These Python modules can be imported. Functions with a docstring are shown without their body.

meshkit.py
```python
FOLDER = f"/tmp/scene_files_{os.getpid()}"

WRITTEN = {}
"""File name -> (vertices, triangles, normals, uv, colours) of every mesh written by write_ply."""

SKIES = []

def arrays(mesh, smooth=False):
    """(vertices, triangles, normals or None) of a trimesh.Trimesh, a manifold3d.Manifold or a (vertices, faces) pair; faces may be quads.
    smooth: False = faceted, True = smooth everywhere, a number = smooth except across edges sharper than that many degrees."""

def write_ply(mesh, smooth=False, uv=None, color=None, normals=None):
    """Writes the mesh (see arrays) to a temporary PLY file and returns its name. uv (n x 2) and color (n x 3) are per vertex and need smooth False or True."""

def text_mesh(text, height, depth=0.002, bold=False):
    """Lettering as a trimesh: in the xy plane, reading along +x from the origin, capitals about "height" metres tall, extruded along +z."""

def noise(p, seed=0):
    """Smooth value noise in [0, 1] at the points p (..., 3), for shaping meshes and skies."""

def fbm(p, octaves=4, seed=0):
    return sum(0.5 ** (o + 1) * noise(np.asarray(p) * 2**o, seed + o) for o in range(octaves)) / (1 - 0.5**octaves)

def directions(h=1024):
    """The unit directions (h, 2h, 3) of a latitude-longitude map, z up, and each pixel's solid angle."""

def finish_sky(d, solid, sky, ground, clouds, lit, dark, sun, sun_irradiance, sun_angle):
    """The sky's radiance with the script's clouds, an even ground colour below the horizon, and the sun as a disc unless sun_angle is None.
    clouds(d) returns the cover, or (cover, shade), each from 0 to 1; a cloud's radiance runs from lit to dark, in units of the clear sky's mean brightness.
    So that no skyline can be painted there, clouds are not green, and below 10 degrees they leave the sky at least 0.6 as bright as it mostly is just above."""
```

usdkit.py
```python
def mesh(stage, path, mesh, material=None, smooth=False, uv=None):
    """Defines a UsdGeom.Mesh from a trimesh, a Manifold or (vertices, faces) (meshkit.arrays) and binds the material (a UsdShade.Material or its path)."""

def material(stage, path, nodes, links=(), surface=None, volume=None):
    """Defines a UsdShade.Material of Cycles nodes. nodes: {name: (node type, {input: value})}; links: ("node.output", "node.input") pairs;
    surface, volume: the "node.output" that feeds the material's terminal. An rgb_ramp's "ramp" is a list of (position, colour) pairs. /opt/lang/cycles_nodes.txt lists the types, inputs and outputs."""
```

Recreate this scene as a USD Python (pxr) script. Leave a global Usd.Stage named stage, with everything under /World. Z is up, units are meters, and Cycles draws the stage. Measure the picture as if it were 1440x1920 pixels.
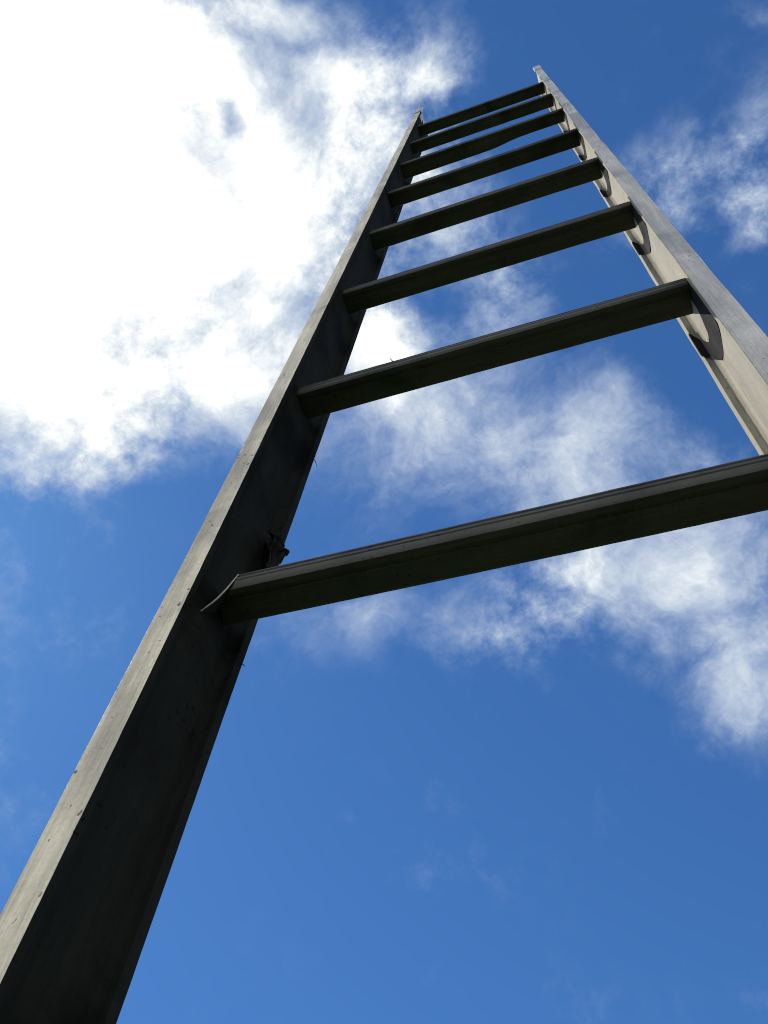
import math
import numpy as np
import trimesh
import usdkit, meshkit
from pxr import Usd, UsdGeom, UsdLux, UsdShade, Gf, Sdf
from scipy.spatial.transform import Rotation

stage = Usd.Stage.CreateInMemory()
UsdGeom.SetStageUpAxis(stage, UsdGeom.Tokens.z)
UsdGeom.SetStageMetersPerUnit(stage, 1.0)
UsdGeom.Xform.Define(stage, '/World')
UsdGeom.Scope.Define(stage, '/World/Looks')

# ---------------------------------------------------------------- ladder frame (x along the rungs, y to the back, z along the rails)
LEAN = math.radians(6.0)                 # the ladder leans away from the viewer by this much
FOOT = -0.66                             # the rails' lower end in the ladder frame; it stands on the ground
FRAME = np.array([[1, 0, 0], [0, math.cos(LEAN), math.sin(LEAN)], [0, -math.sin(LEAN), math.cos(LEAN)]])
LIFT = np.array([0, 0, -FOOT * math.cos(LEAN) + 0.012])

# ---------------------------------------------------------------- camera
cam_rows = np.array([[0.943088, 0.318761, 0.094742], [-0.224787, 0.821027, -0.524771], [-0.245063, 0.473609, 0.845955]])     # right, down, forward in the ladder frame
cam_at = FRAME @ np.array([0.06043, -0.2125, -0.10059]) + LIFT
right, down, fwd = (FRAME @ r for r in cam_rows)
camera = UsdGeom.Camera.Define(stage, '/World/camera')
M = np.eye(4); M[0, :3], M[1, :3], M[2, :3], M[3, :3] = right, -down, -fwd, cam_at
camera.AddTransformOp().Set(Gf.Matrix4d(M.tolist()))
camera.CreateHorizontalApertureAttr(27.0)
camera.CreateVerticalApertureAttr(36.0)
camera.CreateFocalLengthAttr(27.0 * 1570.0 / 1440)
camera.CreateClippingRangeAttr(Gf.Vec2f(0.01, 5000))
camera.CreateExposureAttr(0.0)

# ---------------------------------------------------------------- sun and sky
sun = FRAME @ np.array([-0.706, 0.2285, 0.6703]); sun /= np.linalg.norm(sun)
SUN_EL, SUN_AZ = math.asin(sun[2]), math.atan2(sun[0], sun[1])
light = UsdLux.DistantLight.Define(stage, '/World/sun')
light.CreateNormalizeAttr(True); light.CreateIntensityAttr(0.6); light.CreateAngleAttr(0.5)
light.CreateColorAttr(Gf.Vec3f(1.0, 0.94, 0.84))
zc = sun; xc = np.cross([0, 0, 1.0], zc); xc /= np.linalg.norm(xc); yc = np.cross(zc, xc)
M = np.eye(4); M[0, :3], M[1, :3], M[2, :3] = xc, yc, zc
light.AddTransformOp().Set(Gf.Matrix4d(M.tolist()))

# the clouds of the day: azimuth, elevation, half width, half height, tilt (degrees), thickness
CLOUDS = [
    (-75.9, 59.8, 13.70, 16.12, 54, 2.70),
    (-62.5, 62.3, 11.45, 12.02, 70, 1.25),
    (-64.7, 51.8, 9.15, 6.24, 56, 1.30),
    (-92.6, 67.4, 11.30, 5.45, 73, 1.90),
    (-74.1, 72.8, 4.13, 8.34, 74, 1.50),
    (-65.1, 66.9, 9.98, 9.81, 45, 0.50),
    (-82.2, 69.1, 6.80, 4.62, 62, 0.90),
    (-68.3, 71.6, 1.10, 2.35, 68, -0.70),
    (-61.4, 73.1, 4.26, 6.88, 42, 0.55),
    (-45.2, 65.3, 8.02, 11.60, 1, 1.00),
    (-41.5, 72.0, 8.84, 8.68, 22, 1.30),
    (-50.3, 55.2, 12.02, 6.31, 43, 1.10),
    (-58.7, 48.4, 7.91, 5.06, 45, 1.00),
    (-39.9, 57.7, 7.89, 6.82, 49, 0.75),
    (-39.0, 65.3, 5.63, 7.04, 180, 0.50),
    (-74.3, 78.9, 5.91, 2.18, 55, 1.50),
    (-53.9, 78.3, 5.16, 4.13, 35, 1.40),
    (-74.4, 76.6, 3.45, 3.67, 55, 0.50),
    (-20.3, 80.1, 4.94, 2.70, 20, 0.70),
    (-34.0, 76.7, 5.95, 5.33, 15, 1.15),
    (-27.0, 63.7, 4.64, 6.79, 9, 1.60),
    (-21.1, 61.9, 5.00, 5.03, 3, 0.50),
    (-23.2, 57.1, 10.00, 7.28, 25, 0.72),
    (-13.7, 58.7, 6.04, 7.97, 167, 0.50),
    (-12.3, 71.1, 6.41, 5.03, 175, 0.70),
    (-6.0, 66.4, 4.10, 6.25, 169, 0.65),
    (-16.5, 74.1, 4.69, 3.88, 178, 0.70),
    (1.1, 55.3, 8.77, 7.35, 6, 0.75),
    (-6.3, 53.2, 8.19, 7.86, 172, 0.65),
    (7.8, 49.3, 10.78, 7.04, 177, 0.90),
    (1.0, 45.2, 11.05, 7.24, 152, 0.62),
    (9.6, 42.5, 7.19, 10.54, 162, 0.62),
    (-14.0, 75.0, 7.57, 6.48, 176, 0.30),
    (-17.3, 64.1, 8.93, 6.43, 20, 0.25),
    (8.7, 37.9, 4.87, 6.84, 165, 0.40),
    (24.2, 68.5, 5.10, 5.43, 112, 0.78),
    (34.5, 65.7, 3.09, 6.68, 130, 0.68),
    (30.2, 63.0, 3.40, 3.39, 135, 0.55),
    (5.7, 37.5, 4.74, 3.81, 167, 0.55),
    (-11.4, 45.6, 8.40, 5.56, 17, 0.60),
    (-25.8, 45.6, 10.81, 4.98, 7, 0.60),
    (51.2, 71.4, 2.68, 1.30, 111, 0.45),
    (-29.8, 81.6, 5.37, 3.74, 11, 0.60),
    (-55.3, 40.9, 10.74, 9.11, 28, 0.35),
    (1.6, 59.2, 5.98, 4.57, 164, 0.35),
    (-48.6, 30.6, 7.44, 7.12, 19, 0.33),
]
nodes, links = {}, []
def node(name, kind, **kw):
    nodes[name] = (kind, kw); return name
def link(*pairs): links.extend(pairs)

node('dir', 'geometry')
node('warp_noise', 'noise_texture', scale=5.0, detail=5.0, roughness=0.6)
node('warp', 'vector_math', math_type='multiply_add', vector2=(0.11, 0.11, 0.11))
node('warp_mid', 'vector_math', math_type='subtract', vector2=(0.055, 0.055, 0.055))
link(('dir.position', 'warp_noise.vector'), ('warp_noise.color', 'warp.vector1'), ('dir.position', 'warp.vector3'), ('warp.vector', 'warp_mid.vector1'))
acc = None
for i, (az, el, ra, rb, tilt, wt) in enumerate(CLOUDS):
    az, el, ra, rb, tilt = map(math.radians, (az, el, ra, rb, tilt))
    c = np.array([math.cos(el) * math.sin(az), math.cos(el) * math.cos(az), math.sin(el)])
    e = np.array([math.cos(az), -math.sin(az), 0.0]); u = np.cross(c, e) * -1
    if u[2] < 0: u = -u
    a = math.cos(tilt) * e + math.sin(tilt) * u
    b = np.cross(c, a)
    rot = Rotation.from_matrix(np.stack([a, b, c], 1)).as_euler('xyz')
    node(f'place{i}', 'mapping', mapping_type='texture', location=tuple(c), rotation=tuple(rot), scale=(math.sin(ra), math.sin(rb), 0.6))
    node(f'ball{i}', 'gradient_texture', gradient_type='spherical')
    node(f'soft{i}', 'map_range', range_type='smoothstep', from_min=0.0, from_max=0.95, to_min=0.0, to_max=float(wt))
    link(('warp_mid.vector', f'place{i}.vector'), (f'place{i}.vector', f'ball{i}.vector'), (f'ball{i}.fac', f'soft{i}.value'))
    if acc is None:
        acc = f'soft{i}.result'
    else:
        node(f'sum{i}', 'math', math_type='add'); link((acc, f'sum{i}.value1'), (f'soft{i}.result', f'sum{i}.value2')); acc = f'sum{i}.value'
# broken cloud over the rest of the sky, cover raised to whiten the ambient light
node('wide_noise', 'noise_texture', scale=1.7, detail=2.0, roughness=0.5)
node('wide', 'map_range', range_type='linear', from_min=0.38, from_max=0.56, to_min=0.0, to_max=1.9, clamp=True)
node('away', 'vector_math', math_type='distance', vector2=tuple(fwd))
node('away_mask', 'map_range', range_type='smoothstep', from_min=0.62, from_max=0.9, to_min=0.0, to_max=1.0)
node('rest', 'math', math_type='multiply')
node('cover', 'math', math_type='add')
link(('dir.position', 'wide_noise.vector'), ('wide_noise.fac', 'wide.value'), ('dir.position', 'away.vector1'), ('away.value', 'away_mask.value'),
     ('wide.result', 'rest.value1'), ('away_mask.result', 'rest.value2'), (acc, 'cover.value1'), ('rest.value', 'cover.value2'))
# billows and wisps
node('fine', 'noise_texture', scale=6.5, detail=12.0, roughness=0.66, lacunarity=2.1, distortion=0.2)
node('fine_c', 'map_range', range_type='linear', from_min=0.25, from_max=0.75, to_min=-0.76, to_max=0.76, clamp=False)
node('curl', 'noise_texture', scale=23.0, detail=9.0, roughness=0.66, distortion=0.1)
node('curl_c', 'map_range', range_type='linear', from_min=0.25, from_max=0.75, to_min=-0.42, to_max=0.42, clamp=False)
node('vary', 'noise_texture', scale=4.2, detail=2.0)
node('vary_r', 'map_range', range_type='smoothstep', from_min=0.36, from_max=0.64, to_min=0.15, to_max=1.7)
node('curl_v', 'math', math_type='multiply')
node('detail', 'math', math_type='add')
node('amp', 'map_range', range_type='linear', from_min=0.0, from_max=0.7, to_min=0.42, to_max=1.0, clamp=True)
node('detail_amp', 'math', math_type='multiply')
node('dens', 'math', math_type='add')
link(('warp_mid.vector', 'fine.vector'), ('fine.fac', 'fine_c.value'), ('dir.position', 'curl.vector'), ('curl.fac', 'curl_c.value'),
     ('fine_c.result', 'detail.value1'), ('dir.position', 'vary.vector'), ('vary.fac', 'vary_r.value'), ('curl_c.result', 'curl_v.value1'), ('vary_r.result', 'curl_v.value2'), ('curl_v.value', 'detail.value2'), ('cover.value', 'dens.value1'), ('cover.value', 'amp.value'), ('detail.value', 'detail_amp.value1'), ('amp.result', 'detail_amp.value2'), ('detail_amp.value', 'dens.value2'))
node('alpha', 'map_range', range_type='smoothstep', from_min=0.03, from_max=1.75, to_min=0.0, to_max=1.0)
node('tone', 'rgb_ramp', ramp=[(0.0, (1.0, 1.3, 1.9)), (0.4, (1.2, 1.45, 1.9)), (0.7, (1.65, 1.85, 2.08)), (0.88, (2.3, 2.4, 2.45)), (1.0, (3.1, 3.05, 3.0))])
node('tone_in', 'map_range', range_type='linear', from_min=0.0, from_max=2.0, to_min=0.0, to_max=1.0, clamp=True)
node('sky', 'sky_texture', sky_type='single_scattering', sun_disc=False, sun_elevation=SUN_EL, sun_rotation=SUN_AZ, altitude=300.0, air_density=1.0, aerosol_density=0.6, ozone_density=1.5)
node('flat', 'gamma', gamma=0.45)
node('tint', 'mix', mix_type='multiply', fac=1.0, color2=(0.43, 1.12, 2.45))
node('gain', 'vector_math', math_type='scale', scale=4.0)
node('over', 'mix_color', blend_type='mix', use_clamp=False, use_clamp_result=False)
node('bg', 'background_shader', strength=0.1)
link(('dens.value', 'alpha.value'), ('dens.value', 'tone_in.value'), ('tone_in.result', 'tone.fac'), ('tone.color', 'gain.vector1'),
     ('sky.color', 'flat.color'), ('flat.color', 'tint.color1'), ('tint.color', 'over.a'), ('gain.vector', 'over.b'), ('alpha.result', 'over.fac'), ('over.result', 'bg.color'))
sky_look = usdkit.material(stage, '/World/Looks/sky_look', nodes, links, surface='bg.background')
dome = UsdLux.DomeLight.Define(stage, '/World/sky')
UsdShade.MaterialBindingAPI.Apply(dome.GetPrim()).Bind(sky_look)
dome.GetPrim().SetCustomDataByKey('kind', 'structure')

# ---------------------------------------------------------------- materials
def look(name, nodes, links):
    return usdkit.material(stage, f'/World/Looks/{name}', nodes, links, surface='p.BSDF')

def aluminium(name, clean, grime, spots, metallic, rough, streak, bump=0.0006, spec=0.4, spot_cut=(0.06, 0.13), spot_scale=150.0, grime_from=(0.46, 0.68)):
    """Weathered aluminium: streaks along the rail, blotches of grime, small dark specks."""
    n = {
        'tc': ('texture_coordinate', {}),
        'stretch': ('mapping', {'scale': streak}),
        'n1': ('noise_texture', {'scale': 80.0, 'detail': 8.0, 'roughness': 0.65}),
        'n2': ('noise_texture', {'scale': 9.0, 'detail': 6.0, 'roughness': 0.6, 'distortion': 0.6}),
        'n3': ('noise_texture', {'scale': 420.0, 'detail': 4.0, 'roughness': 0.6}),
        'scr': ('noise_texture', {'scale': 900.0, 'detail': 3.0, 'roughness': 0.7}),
        'str2': ('mapping', {'scale': tuple(1.0 if s == 1 else 0.012 for s in streak)}),
        'scr_r': ('map_range', {'range_type': 'smoothstep', 'from_min': 0.3, 'from_max': 0.62, 'to_min': 0.85, 'to_max': 1.04}),
        'n3r': ('map_range', {'range_type': 'smoothstep', 'from_min': 0.34, 'from_max': 0.56, 'to_min': 0.9, 'to_max': 1.02}), 'all3': ('math', {'math_type': 'multiply'}),
        'both': ('math', {'math_type': 'multiply'}),
        'vj': ('vector_math', {'math_type': 'multiply_add', 'vector2': (0.006, 0.006, 0.006)}), 'vn': ('noise_texture', {'scale': 260.0, 'detail': 3.0}),
        'v': ('voronoi_texture', {'scale': spot_scale, 'randomness': 1.0}),
        'vgate': ('noise_texture', {'scale': 14.0, 'detail': 3.0}),
        'r1': ('map_range', {'range_type': 'smoothstep', 'from_min': 0.35, 'from_max': 0.7, 'to_min': 0.72, 'to_max': 1.12}),
        'r2': ('map_range', {'range_type': 'smoothstep', 'from_min': grime_from[0], 'from_max': grime_from[1]}),
        'vadd': ('math', {'math_type': 'multiply_add', 'value2': 0.9, 'value3': -0.425}),
        'vsum': ('math', {'math_type': 'add'}),
        'r3': ('map_range', {'range_type': 'smoothstep', 'from_min': spot_cut[0], 'from_max': spot_cut[1], 'to_min': 0.85, 'to_max': 0.0}),
        'm1': ('mix', {'mix_type': 'mix', 'color1': clean, 'color2': grime}),
        'm2': ('mix', {'mix_type': 'multiply', 'fac': 1.0}),
        'm3': ('mix', {'mix_type': 'mix', 'color2': spots}),
        'gray': ('combine_color', {'color_type': 'rgb'}),
        'hb': ('math', {'math_type': 'multiply_add', 'value2': 0.5}),
        'bp': ('bump', {'strength': 0.6, 'distance': bump}),
        'mr': ('map_range', {'range_type': 'linear', 'from_min': 0.0, 'from_max': 1.0, 'to_min': metallic, 'to_max': metallic * 0.25}),
        'rr': ('map_range', {'range_type': 'linear', 'from_min': 0.3, 'from_max': 0.7, 'to_min': rough - 0.08, 'to_max': rough + 0.14}),
        'p': ('principled_bsdf', {'specular_ior_level': spec}),
    }
    l = [('tc.object', 'stretch.vector'), ('stretch.vector', 'n1.vector'), ('tc.object', 'n2.vector'), ('tc.object', 'n3.vector'), ('tc.object', 'vn.vector'), ('vn.color', 'vj.vector1'), ('tc.object', 'vj.vector3'), ('vj.vector', 'v.vector'), ('tc.object', 'str2.vector'), ('str2.vector', 'scr.vector'), ('scr.fac', 'scr_r.value'), ('scr_r.result', 'both.value1'), ('r1.result', 'both.value2'), ('tc.object', 'vgate.vector'),
         ('n1.fac', 'r1.value'), ('n2.fac', 'r2.value'), ('vgate.fac', 'vadd.value1'), ('v.distance', 'vsum.value1'), ('vadd.value', 'vsum.value2'), ('vsum.value', 'r3.value'),
         ('r2.result', 'm1.fac'), ('m1.color', 'm2.color1'), ('n3.fac', 'n3r.value'), ('both.value', 'all3.value1'), ('n3r.result', 'all3.value2'), ('all3.value', 'gray.r'), ('all3.value', 'gray.g'), ('all3.value', 'gray.b'), ('gray.color', 'm2.color2'),
         ('m2.color', 'm3.color1'), ('r3.result', 'm3.fac'), ('m3.color', 'p.base_color'),
         ('n3.fac', 'hb.value1'), ('n1.fac', 'hb.value3'), ('hb.value', 'bp.height'), ('bp.normal', 'p.normal'), ('r2.result', 'mr.value'), ('mr.result', 'p.metallic'), ('n1.fac', 'rr.value'), ('rr.result', 'p.roughness')]
    return look(name, n, l)

RAIL_BEIGE = aluminium('rail_beige_look', (0.90, 0.77, 0.54), (0.52, 0.45, 0.34), (0.06, 0.05, 0.04), 0.1, 0.5, (1, 1, 0.12))
RAIL_GREY = aluminium('rail_grey_look', (0.66, 0.60, 0.52), (0.36, 0.345, 0.32), (0.06, 0.055, 0.05), 0.25, 0.45, (1, 1, 0.12))
RAIL_INNER_SHADE = aluminium('rail_inner_shade_look', (0.012, 0.0135, 0.011), (0.0025, 0.003, 0.0025), (0.003, 0.003, 0.003), 0.0, 0.75, (1, 1, 0.25), spec=0.04)  # near-black: the left groove's shade is put into its colour
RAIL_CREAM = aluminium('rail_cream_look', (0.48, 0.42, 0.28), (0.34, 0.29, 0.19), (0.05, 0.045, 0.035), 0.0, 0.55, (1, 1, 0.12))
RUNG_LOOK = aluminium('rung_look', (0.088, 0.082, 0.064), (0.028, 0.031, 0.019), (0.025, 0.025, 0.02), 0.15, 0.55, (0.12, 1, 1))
DARK_LOOK = aluminium('dark_look', (0.009, 0.0085, 0.0075), (0.022, 0.020, 0.016), (0.006, 0.006, 0.006), 0.0, 0.75, (1, 1, 0.2), spec=0.12)
EDGE = aluminium('bare_edge_look', (0.5, 0.47, 0.42), (0.2, 0.17, 0.14), (0.05, 0.04, 0.03), 0.3, 0.5, (1, 1, 0.2))
CAP = aluminium('cap_look', (0.6, 0.6, 0.58), (0.4, 0.4, 0.37), (0.1, 0.1, 0.1), 0.2, 0.5, (1, 1, 0.2))
LEAF = look('dry_leaf_look', {'tc': ('texture_coordinate', {}), 'n': ('noise_texture', {'scale': 160.0, 'detail': 5.0}), 'r': ('rgb_ramp', {'ramp': [(0.3, (0.003, 0.0028, 0.0024)), (0.6, (0.008, 0.007, 0.006)), (0.8, (0.022, 0.018, 0.013))]}), 'p': ('principled_bsdf', {'roughness': 0.85, 'specular_ior_level': 0.15})},
            [('tc.object', 'n.vector'), ('n.fac', 'r.fac'), ('r.color', 'p.base_color')])
GRASS = look('grass_look', {'g': ('geometry', {}), 'n': ('noise_texture', {'scale': 1.3, 'detail': 10.0, 'roughness': 0.7}), 'r': ('rgb_ramp', {'ramp': [(0.3, (0.018, 0.035, 0.010)), (0.5, (0.035, 0.065, 0.018)), (0.75, (0.075, 0.10, 0.035))]}), 'p': ('principled_bsdf', {'roughness': 0.9})},
             [('g.position', 'n.vector'), ('n.fac', 'r.fac'), ('r.color', 'p.base_color')])

# ---------------------------------------------------------------- helpers
def tag(prim, **kw):
    for k, v in kw.items():
        prim.SetCustomDataByKey(k, v)
    return prim

used = {}
def path_of(parent, name):
    n = used.get((parent, name), 0); used[(parent, name)] = n + 1
    return f'{parent}/{name}' + (f'_{n:03d}' if n else '')

def obj(name, mesh, material, parent='/World', smooth=30):
    return usdkit.mesh(stage, path_of(parent, name), mesh, material, smooth=smooth).GetPrim()

def round_corners(pts, r, steps=3):
    """A closed outline (n x 2) with its corners rounded by radius r (a number, or one for each corner)."""
    pts = np.asarray(pts, float); n = len(pts); r = np.broadcast_to(r, n); out = []
    for i in range(n):
        p, a, b = pts[i], pts[i - 1] - pts[i], pts[(i + 1) % n] - pts[i]
        la, lb = np.linalg.norm(a), np.linalg.norm(b)
        k = min(r[i], 0.45 * la, 0.45 * lb)
        if k <= 0:
            out.append(p); continue
        for t in np.linspace(0, 1, steps + 1):
            out.append((1 - t) ** 2 * (p + a / la * k) + 2 * t * (1 - t) * p + t * t * (p + b / lb * k))
    return np.array(out)

def sweep(outline, stations, place):
    """Skin over an outline carried along stations; place(i, s, outline) gives the points of each ring. Ends closed."""
    rings = [place(i, s, outline) for i, s in enumerate(stations)]
    n = len(outline); v = np.vstack(rings); f = []
    k = np.arange(n); k2 = (k + 1) % n
    for i in range(len(stations) - 1):
        a, b = i * n, (i + 1) * n
        f.append(np.stack([a + k, a + k2, b + k2], 1)); f.append(np.stack([a + k, b + k2, b + k], 1))
    poly_v, poly_f = trimesh.creation.triangulate_polygon(__import__('shapely').Polygon(outline), engine='earcut')
    order = np.array([int(np.argmin(((outline - p) ** 2).sum(1))) for p in poly_v])
    f.append(order[poly_f]); f.append(order[poly_f] + (len(stations) - 1) * n)
    m = trimesh.Trimesh(v, np.vstack(f), process=False)
    m.fix_normals()
    return m

# ---------------------------------------------------------------- ground
g = trimesh.creation.cylinder(radius=1500, height=0.4, sections=96); g.apply_translation([0, 0, -0.2])
tag(obj('ground', g, GRASS, smooth=False), kind='structure', label='mown green grass that the ladder stands on', category='grass')

# ---------------------------------------------------------------- the ladder
W, F, D = 0.3432, 0.0162, 0.0633                 # width over the rails, rail width, rail depth
STEP = 0.28                              # rung spacing
TOP = 2.47
ladder = UsdGeom.Xform.Define(stage, '/World/ladder')
M = np.eye(4); M[:3, :3] = FRAME.T; M[3, :3] = LIFT
ladder.AddTransformOp().Set(Gf.Matrix4d(M.tolist()))
tag(ladder.GetPrim(), label='tall weathered grey aluminium ladder with flat dark rungs rising into the blue sky', category='ladder')
LAD = '/World/ladder'

LIP_F, LIP_R, DEEP = 0.0042, 0.0070, 0.0068
# the rail's outline: u runs outwards from the inner face, v from front to back
BODY = round_corners([(0.0006, 0), (F, 0), (F, D), (0.0012, D)], [0, 0.0013, 0.0013, 0], 3)
GROOVE = round_corners([(0.0012, D), (0, D), (0, D - LIP_R), (0.0040, D - LIP_R - 0.0006), (DEEP, D - LIP_R - 0.0052), (DEEP - 0.0012, 0.030), (DEEP, LIP_F + 0.006), (DEEP - 0.002, LIP_F + 0.0008), (0, LIP_F), (0, 0), (0.0006, 0)],
                       [0, 0.0008, 0.0006, 0.0012, 0.0030, 0.010, 0.003, 0.002, 0.0006, 0.0006, 0], 3)
RAIL_Z = np.concatenate([np.arange(FOOT + 0.03, 1.2, 0.005), np.arange(1.2, TOP - 0.03, 0.015), [TOP - 0.03]])
def skin(side, line, zs):
    """The surface of an open outline carried up the rail, with small dents."""
    rings = []
    for z in zs:
        p = np.stack([side * (W / 2 - F + line[:, 0]), line[:, 1], np.full(len(line), z)], 1)
        w = meshkit.fbm(np.stack([p[:, 0] * 40 + 7 * side, p[:, 1] * 40, p[:, 2] * 14], 1), 3, 3) - 0.5
        w2 = meshkit.fbm(np.stack([p[:, 0] * 260, p[:, 1] * 260 + 5 * side, p[:, 2] * 170], 1), 2, 9) - 0.5
        p[:, 0] += 0.0010 * w + 0.00016 * w2
        p[:, 1] += 0.0008 * (0.5 - w) * 0.5 + 0.00016 * w2
        rings.append(p)
    n = len(line); k = np.arange(n - 1); f = []
    for i in range(len(zs) - 1):
        a, b = i * n, (i + 1) * n
        f += [np.stack([a + k, a + k + 1, b + k + 1], 1), np.stack([a + k, b + k + 1, b + k], 1)]
    f = np.vstack(f)
    return trimesh.Trimesh(np.vstack(rings), f if side < 0 else f[:, ::-1], process=False)

def block(side, z0, z1, grow):
    """A solid closing the rail's end."""
    import shapely
    o = shapely.Polygon([(0, 0), (F, 0), (F, D), (0, D), (0, D - LIP_R), (DEEP, D - LIP_R - 0.005), (DEEP, LIP_F + 0.006), (0, LIP_F)]).buffer(grow, join_style=1)
    m = trimesh.creation.extrude_polygon(o, z1 - z0, engine='earcut'); v = m.vertices.copy()
    m.vertices = np.stack([side * (W / 2 - F + v[:, 0]), v[:, 1], z0 + v[:, 2]], 1); m.fix_normals()
    return m

for side, label, face, inner in ((-1, 'left rail with a beige speckled front and a groove coloured dark for its shade', RAIL_BEIGE, RAIL_INNER_SHADE), (1, 'right rail with a grey front and a sunlit cream groove', RAIL_GREY, RAIL_CREAM)):
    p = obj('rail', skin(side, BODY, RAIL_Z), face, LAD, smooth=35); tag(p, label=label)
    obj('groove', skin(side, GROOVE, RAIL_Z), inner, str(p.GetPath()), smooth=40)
    obj('end_cap', block(side, TOP - 0.10, TOP, 0.0010), CAP, str(p.GetPath()))
    obj('rubber_foot', block(side, FOOT - 0.01, FOOT + 0.05, 0.003), DARK_LOOK, str(p.GetPath()))

# rungs
YF, YR, DZ = 0.018, 0.0447, -0.0099
def rung(n):
    rng = np.random.default_rng(40 + n)
    z0 = n * STEP
    o = [(YF + .0012, 0), (YF + .0002, -.0004), (YF, -.0016), (YF + .0009, -.0024), (YF + .0001, -.0032), (YF + .0001, -.0052), (YF + .0010, -.0060), (YF + .0002, -.0068), (YF + .0004, -.0100), (YF + .0018, -.0118),
         (YF + .0055, -.0121), (YF + .0060, -.0113), (YF + .0085, -.0113), (YF + .0090, -.0122), (YR - .0030, -.0114), (YR - .0006, -.0106), (YR, -.0092), (YR, -.0010), (YR - .001, -.0002),
         (YR - .004, 0), (YR - .005, .0008), (YR - .007, .0008), (YR - .008, 0), (YF + .013, 0), (YF + .012, .0008), (YF + .010, .0008), (YF + .009, 0), (YF + .006, 0), (YF + .005, .0006), (YF + .003, .0006)]
    o = np.array(o); L = W / 2 - F + 0.0060
    xs = np.concatenate([np.linspace(-L, -L + 0.05, 24), np.linspace(-L + 0.05, L - 0.05, 110)[1:-1], np.linspace(L - 0.05, L, 24)])
    droop, twist = rng.normal(0, 0.0006), rng.normal(0, 0.012)
    def place(i, x, q):
        y, z = q[:, 0].copy(), q[:, 1].copy()
        t = twist * x / L
        yc = (YF + YR) / 2
        y2 = yc + (y - yc) * math.cos(t) - z * math.sin(t); z2 = z * math.cos(t) + (y - yc) * math.sin(t)
        y, z = y2, z2
        z += droop * (1 - (x / L) ** 2)
        w = meshkit.fbm(np.stack([np.full(len(y), x * 30.0 + n * 9), y * 160, z * 160], 1), 3, 5) - 0.5
        w2 = meshkit.fbm(np.stack([np.full(len(y), x * 240 + n * 9), y * 300, z * 300], 1), 2, 15) - 0.5
        y += 0.0007 * w; z += 0.0007 * w + 0.0003 * w2
        if n == 6:      # a bent rear edge
            k = np.clip((y - YF - .012) / 0.012, 0, 1); y += k * 0.006 * (1 / (1 + math.exp(-(0.045 - x) / 0.012)) - 0.5) ; z -= k * 0.002 * (1 / (1 + math.exp(-(0.045 - x) / 0.012)))
        x = np.full(len(y), float(x))
        if n == 1:      # the front corner of its left end is cut away
            x = np.maximum(x, -L + 0.0170 * np.clip((YF + 0.0125 - y) / 0.0125, 0, 1))
        return np.stack([x, y, z0 + z], 1)
    return sweep(o, xs, place)

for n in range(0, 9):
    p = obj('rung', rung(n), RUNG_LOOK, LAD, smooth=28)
    if n == 1: tag(p, label='nearest rung, its ridged front lip worn pale')
    if n == 6: tag(p, label='rung with a bent rear edge')

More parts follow.
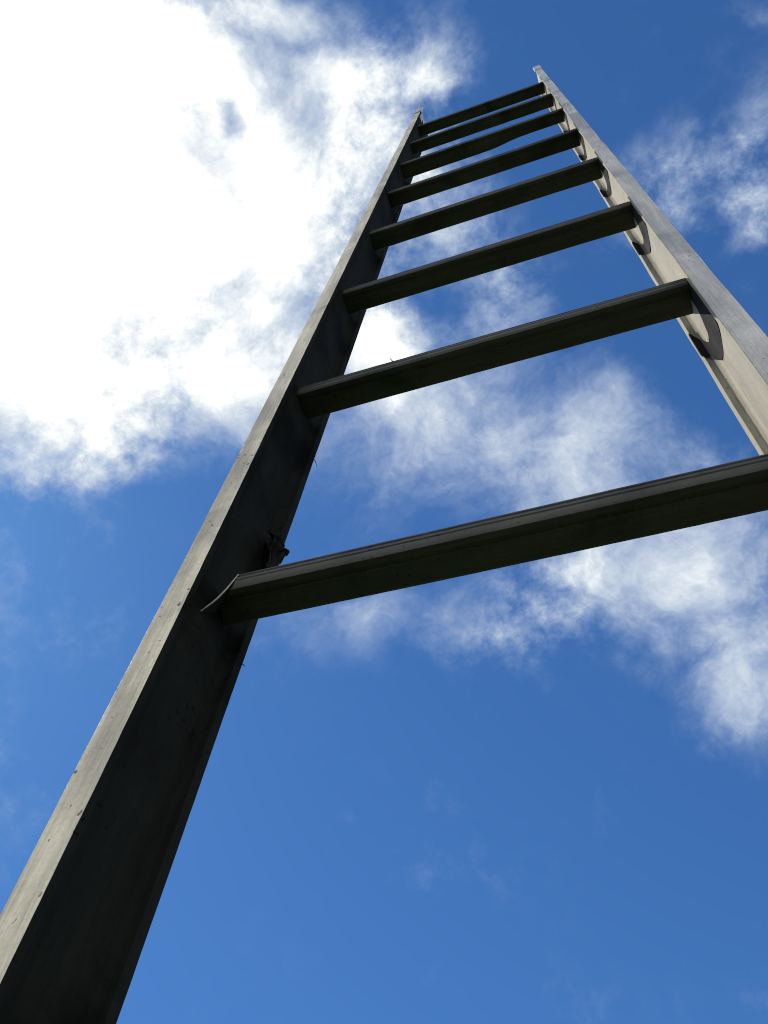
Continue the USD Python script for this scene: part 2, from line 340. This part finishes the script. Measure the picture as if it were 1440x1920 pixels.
# thin sheet as a dark patch below each rung's right end, following groove and lip
def dark_patch(n):
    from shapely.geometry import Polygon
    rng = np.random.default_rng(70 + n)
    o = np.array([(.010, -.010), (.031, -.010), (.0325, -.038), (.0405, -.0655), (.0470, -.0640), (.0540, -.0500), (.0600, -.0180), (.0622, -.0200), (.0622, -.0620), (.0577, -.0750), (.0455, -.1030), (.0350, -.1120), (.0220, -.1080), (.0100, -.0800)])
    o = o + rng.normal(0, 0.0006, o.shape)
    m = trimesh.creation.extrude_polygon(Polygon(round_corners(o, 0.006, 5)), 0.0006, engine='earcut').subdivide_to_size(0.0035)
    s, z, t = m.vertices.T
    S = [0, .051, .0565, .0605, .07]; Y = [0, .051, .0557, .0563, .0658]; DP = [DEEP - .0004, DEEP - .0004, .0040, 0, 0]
    NY, NX = [0, .3, .9, .5, 0], [1, .9, .45, .9, 1]                    # which way the groove's surface faces, along the patch
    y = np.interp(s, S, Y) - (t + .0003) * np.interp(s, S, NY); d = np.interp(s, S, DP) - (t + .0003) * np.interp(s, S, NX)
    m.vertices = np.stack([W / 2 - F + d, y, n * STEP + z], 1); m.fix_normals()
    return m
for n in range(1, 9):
    obj('dark_patch', dark_patch(n), DARK_LOOK, LAD + f'/rung_{n:03d}', smooth=40)

def tube(points, r, sides=7):
    pts = np.asarray(points, float); tang = np.gradient(pts, axis=0); tang /= np.linalg.norm(tang, axis=1)[:, None]
    rr = np.broadcast_to(r, len(pts)); ref = np.array([0.3, 0.5, 0.81]); v = []
    for p, t, q in zip(pts, tang, rr):
        a = np.cross(t, ref); a /= np.linalg.norm(a); b = np.cross(t, a)
        w = np.linspace(0, 2 * np.pi, sides, endpoint=False)
        v.append(p + q * (np.cos(w)[:, None] * a + np.sin(w)[:, None] * b))
    n = sides; k = np.arange(n); k2 = (k + 1) % n; f = []
    for i in range(len(pts) - 1):
        a, b = i * n, (i + 1) * n
        f += [np.stack([a + k, a + k2, b + k2], 1), np.stack([a + k, b + k2, b + k], 1)]
    last = (len(pts) - 1) * n
    f.append(np.array([[0, i + 1, i] for i in range(1, n - 1)])); f.append(np.array([[last, last + i, last + i + 1] for i in range(1, n - 1)]))
    m = trimesh.Trimesh(np.vstack(v), np.vstack(f), process=False); m.fix_normals(); return m

# the raw, worn edge of that cut
near, xl = LAD + '/rung_001', -(W / 2 - F + 0.0060)
kk = np.linspace(0, 1, 40)
curve = np.stack([np.interp(kk, [0, .35, .7, 1], [xl + .0174, xl + .0126, xl + .0070, xl + .0003]), np.interp(kk, [0, .35, 1], [YF - .0002, YF + .0006, YF + .0016]),
                  STEP + np.interp(kk, [0, .12, .35, .6, .85, 1], [-.0008, -.0046, -.0120, -.0190, -.0240, -.0270])], 1)
for _ in range(6):
    curve[1:-1] = (curve[:-2] + 2 * curve[1:-1] + curve[2:]) / 4
obj('worn_edge', tube(curve, 0.00050 * (0.6 + 0.5 * np.sin(np.pi * np.clip(kk, 0, 1))), 8), EDGE, near, smooth=60)
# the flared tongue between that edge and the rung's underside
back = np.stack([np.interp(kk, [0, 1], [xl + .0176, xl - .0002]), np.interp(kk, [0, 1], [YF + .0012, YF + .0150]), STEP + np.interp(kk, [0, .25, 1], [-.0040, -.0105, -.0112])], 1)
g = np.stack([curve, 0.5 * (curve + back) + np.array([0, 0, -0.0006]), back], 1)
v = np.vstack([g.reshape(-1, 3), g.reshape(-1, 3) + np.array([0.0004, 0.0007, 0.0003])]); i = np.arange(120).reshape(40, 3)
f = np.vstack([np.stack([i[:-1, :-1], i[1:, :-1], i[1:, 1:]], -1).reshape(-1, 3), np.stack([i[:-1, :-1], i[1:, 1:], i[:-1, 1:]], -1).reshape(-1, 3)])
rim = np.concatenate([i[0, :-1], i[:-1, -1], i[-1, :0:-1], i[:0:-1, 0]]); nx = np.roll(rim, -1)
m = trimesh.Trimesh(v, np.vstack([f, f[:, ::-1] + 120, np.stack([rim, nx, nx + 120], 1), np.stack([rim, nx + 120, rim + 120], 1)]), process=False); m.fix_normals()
obj('flared_end', m, DARK_LOOK, near, smooth=50)

# ---------------------------------------------------------------- what the wind left on it
def crumpled_leaf(centre, length, seed):
    """A curled, creased leaf blade with a little thickness."""
    n = 40
    u, v = np.meshgrid(np.linspace(-1, 1, n), np.linspace(-1, 1, n), indexing='ij')
    half = 0.48 * np.sqrt(np.clip(1.02 - u ** 2, 0, 1)) * (1 + 0.25 * np.sin(9 * u + 3 * v))      # lobed outline
    p = np.stack([0.35 * np.abs(v) * half * 1.6 + 0.25 * u ** 2, v * half, u], -1)
    q = p * 2.4 + seed
    p = p + 0.5 * (np.stack([meshkit.fbm(q, 4, seed + k) for k in range(3)], -1) - 0.5) + 0.25 * np.abs(np.stack([meshkit.fbm(q * 2.2, 3, seed + 7 + k) for k in range(3)], -1) - 0.5)
    p = p.reshape(-1, 3) * length / 2
    i = np.arange(n * n).reshape(n, n)
    f = np.vstack([np.stack([i[:-1, :-1], i[1:, :-1], i[1:, 1:]], -1).reshape(-1, 3), np.stack([i[:-1, :-1], i[1:, 1:], i[:-1, 1:]], -1).reshape(-1, 3)])
    s = trimesh.Trimesh(p, f, process=False); back = p - s.vertex_normals * 0.0004
    rim = np.concatenate([i[0, :-1], i[:-1, -1], i[-1, :0:-1], i[:0:-1, 0]]); nx = np.roll(rim, -1); N = n * n
    sides = np.vstack([np.stack([rim, nx, nx + N], 1), np.stack([rim, nx + N, rim + N], 1)])
    m = trimesh.Trimesh(np.vstack([p, back]), np.vstack([f, f[:, ::-1] + N, sides]), process=False); m.fix_normals()
    m.vertices = m.vertices + centre
    m.vertices = m.vertices @ FRAME.T + LIFT
    return m
x0 = -(W / 2 - F)
tag(obj('dry_leaf', crumpled_leaf(np.array([x0 - 0.0045, 0.052, STEP + 0.069]), 0.050, 4), LEAF, smooth=40), label='dark crumpled dead leaf caught in the left rail above the nearest rung', category='leaf')
def to_world(m):
    m.vertices = m.vertices @ FRAME.T + LIFT; return m
def stalk(points, r):
    p = np.asarray(points, float); n = len(p); s = np.linspace(0, n - 1, 24)
    from scipy.interpolate import CubicSpline
    c = CubicSpline(np.arange(n), p)(s)
    return to_world(tube(c, r * np.linspace(1.0, 0.35, 24), 6))
x0 = -(W / 2 - F)
tag(obj('dry_stalk', stalk([(x0 - 0.001, D - 0.004, 0.502), (x0 + 0.002, D - 0.002, 0.501), (x0 + 0.0032, D, 0.498), (x0 + 0.0042, D + 0.001, 0.494)], 0.0005), LEAF, smooth=60), label='tiny hooked dark stalk on the left rail just below the second rung', category='stalk')
tag(obj('dry_stalk', stalk([(-0.0758, YF + 0.001, 2 * STEP - 0.001), (-0.0758 - 0.002, YF - 0.001, 2 * STEP + 0.0025), (-0.0758 - 0.0026, YF - 0.002, 2 * STEP + 0.0035)], 0.0005), LEAF, smooth=60), label='tiny dark stalk standing up from the top edge of the second rung', category='stalk')
tag(obj('dry_stalk', stalk([(x0 - 0.001, D - 0.002, 0.2555), (x0 + 0.001, D, 0.2545), (x0 + 0.002, D + 0.0005, 0.2535)], 0.0004), LEAF, smooth=60), label='minute dark stalk on the left rail edge below the nearest rung', category='stalk')
